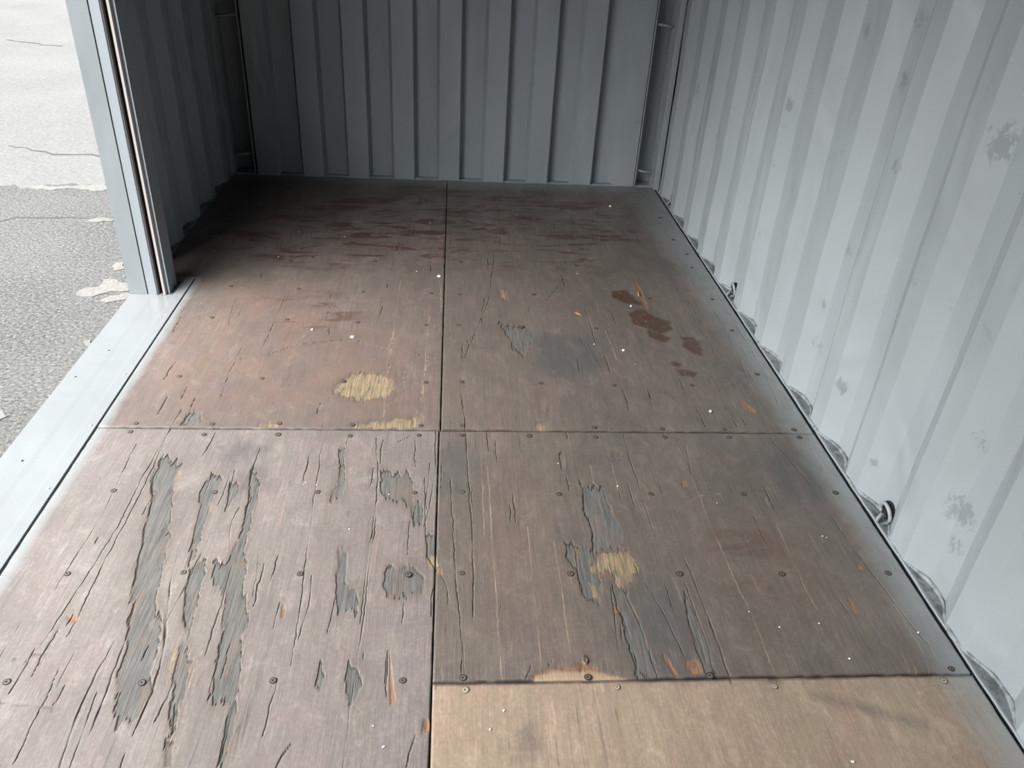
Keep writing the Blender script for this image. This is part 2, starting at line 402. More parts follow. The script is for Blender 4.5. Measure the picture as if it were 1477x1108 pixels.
DELAM = [  # peeled plies, outlines read off the photo
 [(237,654),(247,663),(263,674),(257,694),(247,714),(246,736),(243,759),(246,776),(236,805),(232,827),(227,856),(227,873),(236,899),(225,925),(222,959),(219,982),(216,1010),(199,1033),(196,1042),(176,1042),(171,1019),(168,999),(171,971),(182,919),(196,863),(188,860),(196,828),(209,768),(219,725),(220,700),(227,674)],
 [(306,683),(318,692),(305,722),(297,745),(290,775),(283,800),(273,818),(277,790),(283,760),(290,730),(283,728),(292,705)],
 [(300,805),(298,825),(290,850),(284,872),(276,900),(272,915),(268,935),(266,905),(267,870),(268,850),(276,820)],
 [(331,696),(345,697),(343,712),(333,725),(326,735),(330,715)],
 [(311,806),(321,814),(335,800),(347,770),(357,780),(355,823),(351,843),(355,865),(357,894),(347,925),(347,959),(344,985),(341,1010),(318,1013),(301,1010),(307,982),(313,954),(320,922),(321,891),(327,857),(316,848),(310,828)],
 [(259,934),(273,942),(281,951),(270,982),(264,1010),(256,1042),(247,1056),(250,1039),(247,1010),(250,982),(257,959)],
 [(367,671),(374,700),(366,740),(357,770),(350,790),(345,775),(354,750),(360,720),(362,690)],
 [(548,682),(582,682),(588,674),(593,691),(596,719),(610,731),(610,756),(599,756),(593,736),(582,722),(553,722)],
 [(616,770),(632,770),(631,799),(616,807)],
 [(561,816),(572,820),(585,816),(603,822),(613,833),(610,858),(559,858),(555,839)],
 [(488,648),(498,648),(495,674),(497,696),(492,725),(487,715),(478,719),(480,702),(487,696),(491,668)],
 [(498,785),(499,805),(501,833),(494,858),(488,880),(484,860),(488,830),(488,796)],
 [(495,830),(505,845),(520,862),(515,885),(500,880),(488,885)],
 [(464,951),(468,976),(461,993),(455,990),(460,971)],
 [(504,951),(512,970),(522,993),(514,1010),(505,1016),(498,985)],
 [(840,702),(871,702),(882,736),(895,765),(896,793),(857,793),(854,759),(845,742),(842,719)],
 [(815,783),(840,785),(860,800),(850,820),(870,840),(868,870),(845,860),(835,830),(820,805)],
 [(718,466),(739,469),(766,475),(772,487),(754,514),(739,502),(730,478)],
 [(240,1064),(250,1070),(246,1108),(236,1108)],
 [(335,1010),(345,1015),(338,1050),(330,1075),(322,1108),(318,1090),(328,1045)],
 [(272,596),(286,596),(292,606),(282,614),(262,614)],
 [(885,845),(905,845),(912,875),(925,910),(945,960),(940,983),(918,975),(905,930),(893,885)],
 [(985,850),(995,870),(1012,905),(1026,940),(1034,975),(1020,975),(1004,930),(990,885)],
 [(806,655),(812,652),(816,672),(811,680)],
]
OCHRE = [
 [(485,553),(500,545),(520,538),(545,540),(565,545),(568,560),(555,572),(520,578),(495,570),(480,562)],
 [(507,603),(515,611),(528,613),(545,605),(555,609),(575,601),(590,607),(602,600),(607,608),(606,618),(508,618)],
 [(862,799),(905,793),(922,807),(926,822),(913,830),(913,844),(894,847),(885,841),(886,830),(874,822),(857,829),(845,822),(859,816)],
 [(619,800),(629,802),(630,812),(631,824),(622,819),(616,810)],
 [(771,974),(797,965),(837,967),(842,958),(851,962),(865,968),(911,979),(911,985),(771,986)],
 [(250,930),(254,932),(252,960),(246,985),(240,985),(244,955)],
 [(284,951),(288,955),(278,990),(270,1015),(272,985)],
 [(296,976),(290,990),(285,992),(288,982)],
 [(257,676),(264,678),(256,705),(248,712)],
 [(303,720),(310,728),(306,742),(300,735)],
 [(772,611),(785,611),(786,621),(772,621)],
 [(720,415),(729,420),(734,430),(729,435),(722,428)],
 [(617,1039),(609,1056),(620,1061),(624,1042)],
 [(380,608),(404,612),(404,616),(372,616)],
 [(604,600),(612,590),(611,605),(606,612)],
 [(218,890),(226,892),(222,912),(216,912)],
 [(848,836),(862,845),(866,868),(856,862)],
]
ORANGE = [
 [(562,931),(565,971),(571,1013),(563,1016),(561,976)],
 [(630,822),(638,822),(637,830),(630,830)],
 [(956,942),(964,950),(973,965),(979,978),(968,968),(958,954)],
 [(990,954),(1002,950),(1012,958),(1013,974),(1000,972),(990,964)],
 [(836,953),(846,955),(862,963),(870,968),(838,967),(800,966),(775,972),(772,982),(768,975),(785,965),(830,962)],
 [(915,405),(919,408),(928,425),(935,445),(931,446),(922,430)],
 [(827,448),(831,449),(839,456),(835,457)],
 [(983,694),(988,692),(991,702),(983,702)],
 [(1066,575),(1072,580),(1090,592),(1086,596),(1072,590)],
 [(885,875),(892,874),(893,882),(884,882)],
 [(610,1040),(618,1036),(618,1050),(608,1056)],
 [(1222,862),(1228,865),(1236,883),(1232,886)],
 [(1237,816),(1244,815),(1245,822),(1238,823)],
 [(94,888),(108,888),(112,896),(100,898)],
 [(407,870),(413,878),(408,892),(404,888)],
]
WET = [
 [(905,452),(925,445),(945,458),(965,463),(968,475),(955,482),(935,475),(915,468)],
 [(930,475),(955,482),(968,488),(960,494),(940,487)],
 [(980,485),(1000,487),(1012,500),(1017,514),(1003,511),(987,500)],
 [(975,532),(1005,537),(1002,544),(980,542)],
 [(880,420),(905,418),(915,430),(925,440),(900,438),(885,430)],
 [(880,268),(895,266),(893,273),(882,274)],
 [(803,300),(813,299),(813,305),(804,305)],
 [(968,520),(985,524),(980,530),(970,528)],
]
BLUEG = [
 [(885,845),(925,825),(960,850),(985,845),(1000,900),(1020,940),(1030,975),(925,985),(905,940),(890,890)],
 [(775,478),(820,485),(870,490),(872,530),(840,545),(790,540),(770,515)],
 [(640,640),(668,640),(672,700),(650,720),(636,700)],
 [(800,740),(840,760),(850,800),(830,850),(812,800)],
 [(1120,640),(1180,660),(1200,720),(1140,720),(1105,670)],
 [(320,640),(380,640),(390,700),(330,720)],
 [(676,662),(690,660),(692,672),(680,684)],
 [(735,1050),(775,1050),(778,1095),(735,1090)],
]
WARM = [
 [(1060,740),(1150,780),(1190,870),(1120,880),(1050,800)], [(690,700),(760,700),(800,900),(720,930)],
 [(190,540),(300,440),(400,430),(560,470),(620,520),(630,600),(420,600),(200,600)],
 [(300,410),(440,400),(470,440),(330,480)],
]
RED = [
 [(340,300),(640,270),(870,290),(930,340),(830,400),(640,380),(420,390),(300,350)],
 [(1040,740),(1090,760),(1110,850),(1060,840)],
 [(390,425),(520,430),(500,480),(400,470)],
]
CRACK = [ # (half width mm, points)
 (1.0,[(246,617),(212,694),(178,759),(142,827),(109,897),(96,918)]),
 (1.8,[(51,936),(40,958),(14,1000)]),(1.8,[(109,942),(98,962),(82,992)]),
 (1.5,[(165,925),(142,968),(119,1016),(85,1107)]),(1.6,[(183,914),(168,959),(148,1016),(130,1060)]),
 (1.6,[(237,655),(222,690),(219,725),(209,768),(196,828),(188,858),(196,866),(183,915)]),
 (1.3,[(375,645),(367,671),(360,700),(358,728),(353,754),(341,782),(340,799)]),
 (1.1,[(331,685),(321,714),(312,730)]),(1.1,[(347,731),(335,751),(331,773),(334,796),(327,813)]),
 (1.0,[(306,683),(292,720),(282,760),(276,795),(268,820)]),(1.2,[(276,822),(268,850),(266,880),(268,905)]),
 (1.3,[(258,790),(245,842),(243,880),(238,920)]),(1.2,[(260,934),(254,962),(249,985),(240,1010),(225,1040)]),
 (1.3,[(240,880),(236,930),(230,970),(212,1018),(192,1062)]),
 (1.3,[(335,815),(320,870),(308,905),(297,945)]),(1.0,[(327,857),(321,891),(320,922),(313,960),(300,1000)]),
 (1.2,[(340,1012),(330,1050),(322,1080),(314,1108)]),(1.2,[(254,1015),(250,1050),(240,1085)]),
 (.9,[(373,800),(370,830),(365,860)]),(1.1,[(404,868),(398,888),(394,907)]),
 (1.1,[(543,631),(545,688),(541,759),(532,833),(528,871),(517,942),(505,1022),(494,1107)]),
 (1.3,[(664,560),(671,603),(674,674),(679,731),(683,816),(684,891)]),
 (.8,[(657,828),(666,914),(671,976)]),(.8,[(650,690),(655,790),(660,860)]),
 (1.2,[(619,668),(618,700),(613,731),(616,800),(631,824)]),(1.2,[(629,622),(627,690),(621,725),(612,760)]),
 (1.2,[(628,838),(622,862),(622,890)]),(.9,[(637,830),(645,850),(646,870)]),
 (1.3,[(899,627),(911,668)]),(.8,[(911,668),(928,722),(940,760)]),(.8,[(987,634),(997,685)]),
 (1.4,[(840,702),(843,722),(841,735),(853,760),(857,795)]),
 (1.5,[(987,840),(1002,880),(1021,928),(1030,971)]),(2.2,[(1024,897),(1041,942),(1056,988)]),(1.0,[(987,806),(1007,851),(1024,897)]),
 (1.2,[(882,848),(884,872),(896,885),(911,925),(919,965)]),(1.0,[(900,850),(925,908),(948,976)]),
 (1.0,[(930,840),(955,880),(975,920),(990,950)]),(.9,[(885,870),(887,905),(892,940)]),
 (1.2,[(825,780),(832,800),(834,830),(838,850)]),
 (1.4,[(348,420),(336,440),(330,470)]),(1.1,[(413,425),(398,458),(380,500),(375,530)]),
 (.9,[(370,517),(430,497),(500,489),(520,492)]),(.9,[(350,500),(330,540),(318,575)]),(.8,[(290,560),(262,612)]),
 (1.0,[(262,590),(250,612),(205,690)]),(1.2,[(282,588),(273,604),(268,618)]),
 (.7,[(640,262),(640,330),(642,420)]),(.8,[(715,336),(712,380),(706,430),(690,470),(664,531)]),
 (1.1,[(843,440),(852,470),(860,497)]),(.7,[(700,430),(695,450),(697,472)]),
 (.8,[(820,392),(800,420),(775,450)]),(.9,[(848,495),(872,540)]),
 (.6,[(968,400),(990,440),(1020,490),(1060,560)]),(.6,[(990,380),(1020,430),(1060,500),(1095,590)]),
 (.6,[(1000,360),(1050,450),(1100,530),(1130,600)]),(.6,[(1110,630),(1170,700),(1230,790),(1290,870),(1340,930)]),
 (.8,[(728,268),(734,290),(740,313)]),(.8,[(726,277),(719,295),(720,314)]),
 (.8,[(205,690),(170,760),(120,840),(60,930)]),(.7,[(196,640),(150,740),(80,850)]),(.7,[(300,780),(240,900)]),
 (.8,[(465,640),(450,740),(436,850),(420,960)]),(.7,[(450,830),(446,870),(430,920)]),
 (.9,[(545,700),(520,900)]),(.9,[(400,980),(380,1060)]),(.9,[(70,1000),(40,1060),(20,1100)]),
 (1.3,[(418,1075),(405,1092),(398,1108)]),(1.0,[(560,940),(556,990),(557,1005)]),
 (.9,[(30,900),(0,950)]),(.9,[(600,1060),(585,1108)]),(.7,[(140,1000),(120,1060),(100,1108)]),
 (.9,[(48,943),(92,945)]),(.8,[(20,950),(90,962)]),(1.1,[(0,1014),(75,1021)]),
 (.8,[(500,640),(505,625)]),(.8,[(575,637),(592,628)]),
 (1.0,[(1056,988),(1100,985),(1160,979)]),
 (1.0,[(790,960),(795,955)]),(1.2,[(757,985),(766,960)]),
]
PALE = [
 (1.1,[(703,671),(710,773),(716,858),(724,985)]),(1.1,[(761,759),(770,858),(781,962)]),(.9,[(799,782),(811,858),(822,942)]),
 (1.0,[(996,685),(1036,782),(1070,858),(1095,914),(1118,973)]),(.9,[(1104,719),(1138,796),(1160,844),(1179,879)]),
 (1.1,[(1288,870),(1326,930),(1342,974)]),(.8,[(1342,933),(1361,967)]),(.7,[(694,671),(699,773)]),
 (1.0,[(1056,988),(1081,1033),(1115,1093)]),(.8,[(1288,980),(1339,1061),(1361,1099)]),(.8,[(663,1036),(666,1108)]),
 (.8,[(735,1088),(777,1088),(778,1108)]),(.8,[(788,1056),(795,1108)]),(.9,[(851,670),(857,698)]),(.7,[(880,660),(895,720)]),
 (.9,[(578,405),(567,480),(562,520),(556,560),(553,605)]),(1.2,[(634,400),(637,440),(634,452)]),(1.2,[(566,478),(562,500)]),
 (.7,[(500,489),(560,503),(575,520)]),(.8,[(1147,590),(1185,650),(1193,672)]),(1.0,[(1168,636),(1178,658),(1194,680)]),
 (.7,[(1062,490),(1095,540)]),(.7,[(1110,505),(1135,545)]),(.7,[(992,725),(1010,715),(1050,712)]),(.6,[(870,470),(890,520)]),
 (.9,[(620,450),(612,540),(607,612)]),(.7,[(740,1000),(752,1000)]),(.8,[(620,500),(600,610)]),
 (.6,[(968,830),(985,870)]),(.9,[(1300,940),(1312,972)]),(.9,[(1318,960),(1322,973)]),
]
DELAM_W = [poly_px(p) for p in DELAM]; OCHRE_W = [poly_px(p) for p in OCHRE]; ORANGE_W = [poly_px(p) for p in ORANGE]
WET_W = [poly_px(p) for p in WET]; BLUE_W = [poly_px(p) for p in BLUEG]; WARM_W = [poly_px(p) for p in WARM]; RED_W = [poly_px(p) for p in RED]
TORN_W = [poly_px([(771,975),(797,967),(837,969),(851,965),(865,970),(911,980),(911,985),(771,986)])]
CRACK_W = [(w, poly_px(p)) for w, p in CRACK]; PALE_W = [(w, poly_px(p)) for w, p in PALE]
SMUDGE = [(12, poly_px([(1178,1005),(1232,1018),(1276,1030),(1332,1046)]))]

def ply_panel(name, rects, dx, dy, mat, seed, overspray, thick=.028, zoff=0.0, tan=False):
    """a board as a fine top surface plus sides; rects: list of (x0,x1,y0,y1), the first is the main one"""
    x0 = min(r[0] for r in rects); x1 = max(r[1] for r in rects); y0 = min(r[2] for r in rects); y1 = max(r[3] for r in rects)
    # grid lines hit every rectangle border exactly
    def lines(lo, hi, step, cuts):
        cs = sorted({lo, hi, *[c for c in cuts if lo < c < hi]}); L = []
        for a, b in zip(cs, cs[1:]): L += list(np.linspace(a, b, max(2, int(round((b - a) / step)) + 1))[:-1])
        return np.array(L + [hi])
    X = lines(x0, x1, dx, [v for r in rects for v in r[:2]]); Y = lines(y0, y1, dy, [v for r in rects for v in r[2:]])
    nx, ny = len(X), len(Y); gx, gy = np.meshgrid(X, Y); gx = gx.ravel(); gy = gy.ravel()
    A = {k: np.zeros(gx.shape, np.float32) for k in ('delam', 'ochre', 'orange', 'wet', 'bluegrey', 'warm', 'red', 'crack', 'pale', 'paint', 'fray', 'fro', 'torn')}
    # fibrous edge: long teeth along the grain, small wander across it
    fy = vnoise(gx * 130, gy * 6, seed) * .034 + vnoise(gx * 330, gy * 12, seed + 1) * .022
    fx = vnoise(gx * 12, gy * 22, seed + 2) * .011 + vnoise(gx * 50, gy * 80, seed + 3) * .007
    def stamp(key, polys, ky=1.0, kx=1.0, soft=0.0):
        for P in polys:
            lo = P.min(0) - .08; hi = P.max(0) + .08
            m = (gx > lo[0]) & (gx < hi[0]) & (gy > lo[1]) & (gy < hi[1])
            if not m.any(): continue
            idx = np.nonzero(m)[0]
            ext = min(1.0, (P[:, 1].max() - P[:, 1].min()) / .16)
            sx = min(1.0, (P[:, 0].max() - P[:, 0].min()) / .05)
            px = gx[idx] + fx[idx] * kx * sx; py = gy[idx] + fy[idx] * ky * ext
            if soft:
                v = np.zeros(len(idx)); 
                for a in range(8):
                    for rr in (.35, .75, 1.0):
                        v += inside(P, px + soft * rr * math.cos(a * .785), py + soft * rr * math.sin(a * .785))
                v /= 24.0
            else: v = inside(P, px, py).astype(float)
            A[key][idx] = np.maximum(A[key][idx], v)
    if tan: OC, OR, DE = [], [], []
    else: OC, OR, DE = OCHRE_W, ORANGE_W, DELAM_W
    stamp('delam', DE); stamp('ochre', OC, .6, 1.0, .011); stamp('orange', OR, .3, .4); stamp('wet', WET_W, .25, 1.6, .006)
    stamp('bluegrey', BLUE_W, 1, 2, .03); stamp('warm', WARM_W, 1, 1, .12); stamp('red', RED_W, 1, 1, .1)
    A['delam'] *= (1 - A['ochre']); A['warm'] *= .26; A['bluegrey'] *= .75
    # frayed margin round the peeled places
    D0 = np.maximum(A['delam'], A['ochre']).reshape(ny, nx); Fz = D0.copy(); acc = np.zeros_like(D0); tot = 0
    for ax, ks in ((1, 9), (0, 5)):
        acc = np.zeros_like(Fz)
        for k in range(-ks, ks + 1): acc += np.roll(Fz, k, ax)
        Fz = acc / (2 * ks + 1)
    O0 = A['ochre'].reshape(ny, nx); Oz = sum(np.roll(np.roll(O0, a, 1), b, 0) for a in (-3, 0, 3) for b in (-1, 0, 1)) / 9
    A['fro'] = (Oz > .1).astype(np.float32).ravel() * (1 - O0.ravel()) * (vnoise(gx * 30, gy * 30, seed + 50) > .0)
    A['fray'] = (np.clip(Fz * 2.2, 0, 1) * (1 - D0)).ravel()
    for key, lst in (('crack', CRACK_W), ('pale', PALE_W)):
        for w, P in lst:
            lo = P.min(0) - .02; hi = P.max(0) + .02
            idx = np.nonzero((gx > lo[0]) & (gx < hi[0]) & (gy > lo[1]) & (gy < hi[1]))[0]
            if not len(idx): continue
            d = segdist(P, gx[idx] + fx[idx] * .35, gy[idx])
            ww = w * .00062 * (1 + 1.1 * vnoise(gy[idx] * 30, gx[idx] * 0 + w * 10, seed + 5))
            hz = abs(P[-1, 0] - P[0, 0]) > abs(P[-1, 1] - P[0, 1]) * 1.2
            if hz: ww = ww * 2.6
            fade = np.clip(.62 + vnoise(gx[idx] * 18 + 7, gy[idx] * 22, seed + 6) * 1.5, .12, 1)
            v = np.clip(1.35 - d / np.maximum(ww, .0006) * .75, 0, 1) * (.85 if key == 'crack' else .75) * fade * (.55 if hz else 1)
            A[key][idx] = np.maximum(A[key][idx], v)
    if not tan:
        stamp('torn', TORN_W, .4, 1, .004); A['pale'] = np.maximum(A['pale'], A['torn'] * .62)
    # random short slits along the grain
    r = np.random.RandomState(seed + 40)
    area = (x1 - x0) * (y1 - y0)
    for _ in range(int((7 if tan else 30) * area)):
        cx, cy = r.uniform(x0, x1), r.uniform(y0, y1); L = r.uniform(.012, .075) ; w = r.uniform(.4, 1.2) * .001; sl = r.normal(0, .03)
        idx = np.nonzero((abs(gx - cx) < .012) & (abs(gy - cy) < L))[0]
        d = abs(gx[idx] - cx - sl * (gy[idx] - cy) + fx[idx] * .5); e = np.clip(1 - abs(gy[idx] - cy) / L, 0, 1)
        v = np.clip(1.3 - d / (w * np.sqrt(e) + 1e-5) * .7, 0, 1) * .8
        key = 'crack' if r.rand() < .72 else 'pale'
        A[key][idx] = np.maximum(A[key][idx], v * (1 if key == 'crack' else .5))
    if tan:
        for w, P in SMUDGE:
            d = segdist(P, gx, gy); A['bluegrey'] = np.maximum(A['bluegrey'], np.clip(1 - d / .022, 0, 1) * .55)
    # dark rim where a ply has peeled
    D = np.maximum(A['delam'], A['ochre']).reshape(ny, nx)
    rim = np.zeros_like(D); rim[:, :-1] = np.maximum(rim[:, :-1], D[:, 1:] - D[:, :-1])   # left edges of patches
    rim[:-1, :] = np.maximum(rim[:-1, :], (D[:-1, :] - D[1:, :]) * .6)
    rim = rim.ravel(); A['crack'] = np.maximum(A['crack'], rim * .75 * (vnoise(gx * 30, gy * 14, seed + 9) > -.22))
    # overspray of wall paint at the borders
    pn = vnoise(gx * 9, gy * 7, seed + 11) * .5 + vnoise(gx * 40, gy * 30, seed + 12) * .25
    for side, dist, amt in overspray:
        dd = {'r': X_GAP - gx, 'l': gx - (-1.002), 'b': YB - gy}[side]
        if side == 'l': dd = np.where(gy > 1.05, np.maximum(gx + 1.17, 0) * 9 + .1, dd)
        loc = dist * (1 + pn * .6)
        if side == 'r': loc = loc * (1 + np.clip((gy - .3) / 2.1, 0, 1) * 1.2)
        A['paint'] = np.maximum(A['paint'], np.clip(1 - dd / loc, 0, 1) ** .8 * amt)
    # grime gathered along the joints
    jn = .75 + vnoise(gx * 50, gy * 50, seed + 30) * 1.2
    ed = np.minimum(np.minimum(abs(gx - x0), abs(gx - x1)), np.minimum(abs(gy - y0), abs(gy - y1)))
    A['crack'] = np.maximum(A['crack'], np.clip(1.2 - ed / .0024, 0, 1) * np.clip(jn, 0, 1) * .65 * (1 - A['ochre']))
    z = (-.0016 * np.clip(A['delam'] + A['ochre'], 0, 1) - .0022 * A['crack'] - .0012 * A['orange']
         + vnoise(gx * 5, gy * 4, seed + 20) * .0012 + vnoise(gx * 25, gy * 9, seed + 21) * .0005 + zoff)
    # arris roughened along the borders
    V = np.stack([gx, gy, z], 1)
    keep = np.zeros((ny - 1, nx - 1), bool); mx = (X[:-1] + X[1:]) / 2; my = (Y[:-1] + Y[1:]) / 2
    for a, b, c, d in rects: keep |= ((mx > a) & (mx < b))[None, :] & ((my > c) & (my < d))[:, None]
    jj, ii = np.nonzero(keep); i0 = jj * nx + ii
    F = np.stack([i0, i0 + 1, i0 + nx + 1, i0 + nx], 1)
    me = bpy.data.meshes.new(name); nv = len(V)
    # side skirts: boundary edges extruded down
    E = np.concatenate([F[:, [0, 1]], F[:, [1, 2]], F[:, [2, 3]], F[:, [3, 0]]]); key = E.min(1) * nv + E.max(1)
    u, idx, cnt = np.unique(key, return_index=True, return_counts=True); B = E[idx[cnt == 1]]
    bv = np.unique(B); mp = np.full(nv, -1); mp[bv] = nv + np.arange(len(bv)); V2 = V[bv].copy(); V2[:, 2] = -thick
    S = np.stack([B[:, 1], B[:, 0], mp[B[:, 0]], mp[B[:, 1]]], 1)
    Va = np.concatenate([V, V2]); Fa = np.concatenate([F, S])
    me.vertices.add(len(Va)); me.vertices.foreach_set('co', Va.astype(np.float32).ravel())
    me.loops.add(Fa.size); me.loops.foreach_set('vertex_index', Fa.astype(np.int32).ravel())
    me.polygons.add(len(Fa)); me.polygons.foreach_set('loop_start', (np.arange(len(Fa)) * 4).astype(np.int32))
    me.polygons.foreach_set('loop_total', np.full(len(Fa), 4, np.int32)); me.update(calc_edges=True)
    for k, a in A.items():
        at_ = me.attributes.new(k, 'FLOAT', 'POINT'); at_.data.foreach_set('value', np.concatenate([a, np.ones(len(bv)) if k == 'crack' else a[bv] * 0]).astype(np.float32))
    me.materials.append(mat)
    o = bpy.data.objects.new(name, me); COL.objects.link(o); return o

G = .0016
SEAM_Y = 0.0; SEAM2 = -.901; EL = -.999; XC = -.001
GRP = 'plywood boards of the container floor'
board_bl = ply_panel('plywood_board', [(EL, XC - G, SEAM_Y + G, YB - .006), (XL + .006, XC - G, 1.048, YB - .006)], .0026, .0085, M_ply_pink, 11, [('l', .036, .9), ('b', .13, .75)])
prop(board_bl, 'reddish brown plywood board at far left with a yellow scraped patch and dark corner', 'floor board', GRP)
board_br = ply_panel('plywood_board', [(XC + G, X_GAP, SEAM_Y + G, YB - .006)], .0026, .0085, M_ply_dark, 12, [('r', .11, .8), ('b', .15, .75)])
prop(board_br, 'dark brown plywood board at far right with wet brown stains and orange slivers', 'floor board', GRP)
board_fl = ply_panel('plywood_board', [(EL, XC - G - .0035, -1.75, SEAM_Y - G)], .0014, .0058, M_ply_mauve, 13, [('l', .036, .95)])
prop(board_fl, 'mauve grey plywood board nearest the door sill with long peeled grey strips', 'floor board', GRP)
board_fr = ply_panel('plywood_board', [(XC + G - .004, X_GAP, SEAM2 + G, SEAM_Y - G)], .0017, .0058, M_ply_dark, 14, [('r', .095, .85)])
prop(board_fr, 'dark brown plywood board with a torn tan patch and broken lower edge', 'floor board', GRP)
board_tan = ply_panel('plywood_board', [(XC + G - .004, X_GAP, -1.75, SEAM2 - G - .002)], .0026, .008, M_ply_tan, 15, [('r', .11, .85)], zoff=.0012, tan=True)
prop(board_tan, 'pale tan replacement plywood board in the near right corner', 'floor board', GRP)

# screws, each its own part of its board
def screw_mesh():
    bm = bmesh.new(); seg = 18
    prof = [(.0088, -.0006, 0), (.0080, .0007, 0), (.0062, .0004, 1), (.0056, .0006, 1), (.0026, .0009, 1), (.0022, .0004, 0), (0.0003, .0003, 0)]
    rings = [[bm.verts.new((math.cos(k * 2 * math.pi / seg) * r, math.sin(k * 2 * math.pi / seg) * r, z)) for k in range(seg)] for r, z, _ in prof]
    for i in range(len(prof) - 1):
        for k in range(seg):
            f = bm.faces.new((rings[i][k], rings[i][(k + 1) % seg], rings[i + 1][(k + 1) % seg], rings[i + 1][k]))
            f.material_index = 1 if 2 <= i <= 3 else 0; f.smooth = True
    bm.faces.new(rings[-1]).material_index = 0
    me = bpy.data.meshes.new('screw'); bm.to_mesh(me); bm.free(); me.materials.append(M_screw_dark); me.materials.append(M_screw_head); return me
SM = screw_mesh(); SMT = screw_mesh(); SMT.materials[0] = M_screw_rim; SMT.materials[1] = M_screw_fill
SCREWS = {
 'bl': [(196,611),(306,612),(403,611),(508,613),(607,614),(259,543),(378,546),(495,550),(614,552),(306,458),(414,461),(516,465),(615,469),(431,417),(524,421),(622,423),(420,376),(451,371),(333,413),(541,377)],
 'br': [(667,614),(857,617),(955,619),(1045,620),(1145,620),(666,551),(780,553),(886,556),(998,556),(662,469),(860,474),(937,431),(998,386),(1027,432),(1056,477),(663,425),(665,378),(831,383),(971,346),(952,314),(991,367),(1092,540),(752,472),(770,425)],
 'fl': [(188,623),(294,627),(401,627),(505,629),(604,628),(164,708),(310,710),(458,710),(598,711),(97,828),(265,826),(433,828),(589,829),(10,984),(205,985),(394,982),(581,982)],
 'fr': [(666,628),(763,629),(859,631),(959,631),(1052,631),(1153,631),(667,710),(806,713),(939,713),(1072,713),(1205,711),(666,827),(823,828),(980,828),(1128,828),(1281,827),(668,978),(848,977),(1024,975),(1372,965)],
 'tan': [(671,996),(890,992),(1117,991),(1361,983)],
}
for key, par in (('bl', board_bl), ('br', board_br), ('fl', board_fl), ('fr', board_fr), ('tan', board_tan)):
    for u, v in SCREWS[key]:
        x, y = at(u, v); s = bpy.data.objects.new('screw', SMT if key == 'tan' else SM); COL.objects.link(s); s.parent = par
        s.location = (x, y, .0008 + (.0012 if key == 'tan' else 0)); s.rotation_euler = (0, 0, random.random() * 6)
        k = random.uniform(.8, 1.05); s.scale = (k, k, 1)

# ------------------------------------------------------------------ door sill
XS0, XS1 = -1.207, -1.003
sill = empty('door_sill', (-1.1, 0, 0)); prop(sill, 'glossy light grey metal door sill running beside the plywood floor', 'door sill')
def child(name, bm, mats, par, smooth=False):
    o = mesh_obj(name, bm, mats); o.data.transform(Matrix.Translation(-par.location)); o.parent = par
    if smooth:
        for p in o.data.polygons: p.use_smooth = True
    return o
bm = bmesh.new(); ys = np.linspace(-2.75, 1.045, 80)
rows = []
for y in ys:
    w = .0005 * math.sin(y * 3) + .0003 * math.sin(y * 9)
    rows.append([bm.verts.new(p) for p in ((XS0, y, -.10), (XS0, y, -.006), (XS0 + .004, y, -.002), (-1.122, y, -.0017 + w), (-1.108, y, -.0024 + w), (-1.03, y, -.0026), (XS1, y, -.0026), (XS1, y, -.05))])
for a, b in zip(rows, rows[1:]):
    for k in range(7): bm.faces.new((a[k], b[k], b[k + 1], a[k + 1])).smooth = False
bm.faces.new(rows[0][::-1]); bm.faces.new(rows[-1])
child('sill_plate', bm, M_sill, sill)
bm = bmesh.new()
box(bm, -1.040, -1.0035, .385, 1.045, -.002, .0038, 0, .0012)
child('edge_strip', bm, M_strip, sill)
bm = bmesh.new()
box(bm, -1.041, -1.0045, -2.75, .3845, -.002, .0032, 0, .0012)
child('edge_strip', bm, M_strip, sill)
bm = bmesh.new(); box(bm, -1.135, -1.0405, 1.012, 1.044, -.002, .0045, 0, .0012); child('end_strip', bm, M_strip, sill)
for u, v in ((240,455),(180,541),(131,615),(70,706)):
    x, y = at(u, v); bm = bmesh.new(); bmesh.ops.create_cone(bm, cap_ends=True, segments=16, radius1=.0048, radius2=.0038, depth=.0012)
    bm.transform(Matrix.Translation((min(x, -1.012), y, .0042))); prop(child('screw', bm, M_rail, sill))
for u, v in ((157,505),(109,543),(32,664)):
    x, y = at(u, v); bm = bmesh.new(); bmesh.ops.create_cone(bm, cap_ends=True, segments=12, radius1=.0032, radius2=.003, depth=.0008)
    bm.transform(Matrix.Translation((x, y, -.0011))); prop(child('rivet', bm, M_screw_dark, sill))

# ------------------------------------------------------------------ door post with shutter guide rail
post = empty('door_post', (-1.14, .95, 0)); prop(post, 'grey steel door post with slotted shutter guide rail standing on the sill end', 'door post')
PZ = 1.99; PY = .893
bm = bmesh.new(); extrude_z(bm, [(-1.207, PY), (-1.142, PY), (-1.142, 1.0), (-1.207, 1.0)], -.001, PZ)
child('post_box', bm, M_post, post)
bm = bmesh.new()   # guide channel, slot opens towards the doorway
extrude_z(bm, [(-1.139, PY + .004), (-1.136, PY), (-1.112, PY), (-1.110, PY - .006), (-1.103, PY - .006), (-1.101, PY), (-1.099, PY + .003), (-1.099, .985), (-1.139, .985)], -.001, PZ)
child('guide_channel', bm, M_rail, post)
bm = bmesh.new(); extrude_z(bm, [(-1.099, .98), (-1.074, .98), (-1.074, .992), (-1.099, .992)], -.001, PZ); child('channel_back', bm, M_rail, post)
bm = bmesh.new(); extrude_z(bm, [(-1.0985, PY + .006), (-1.0945, PY + .006), (-1.0945, .97), (-1.0985, .97)], 0, PZ)
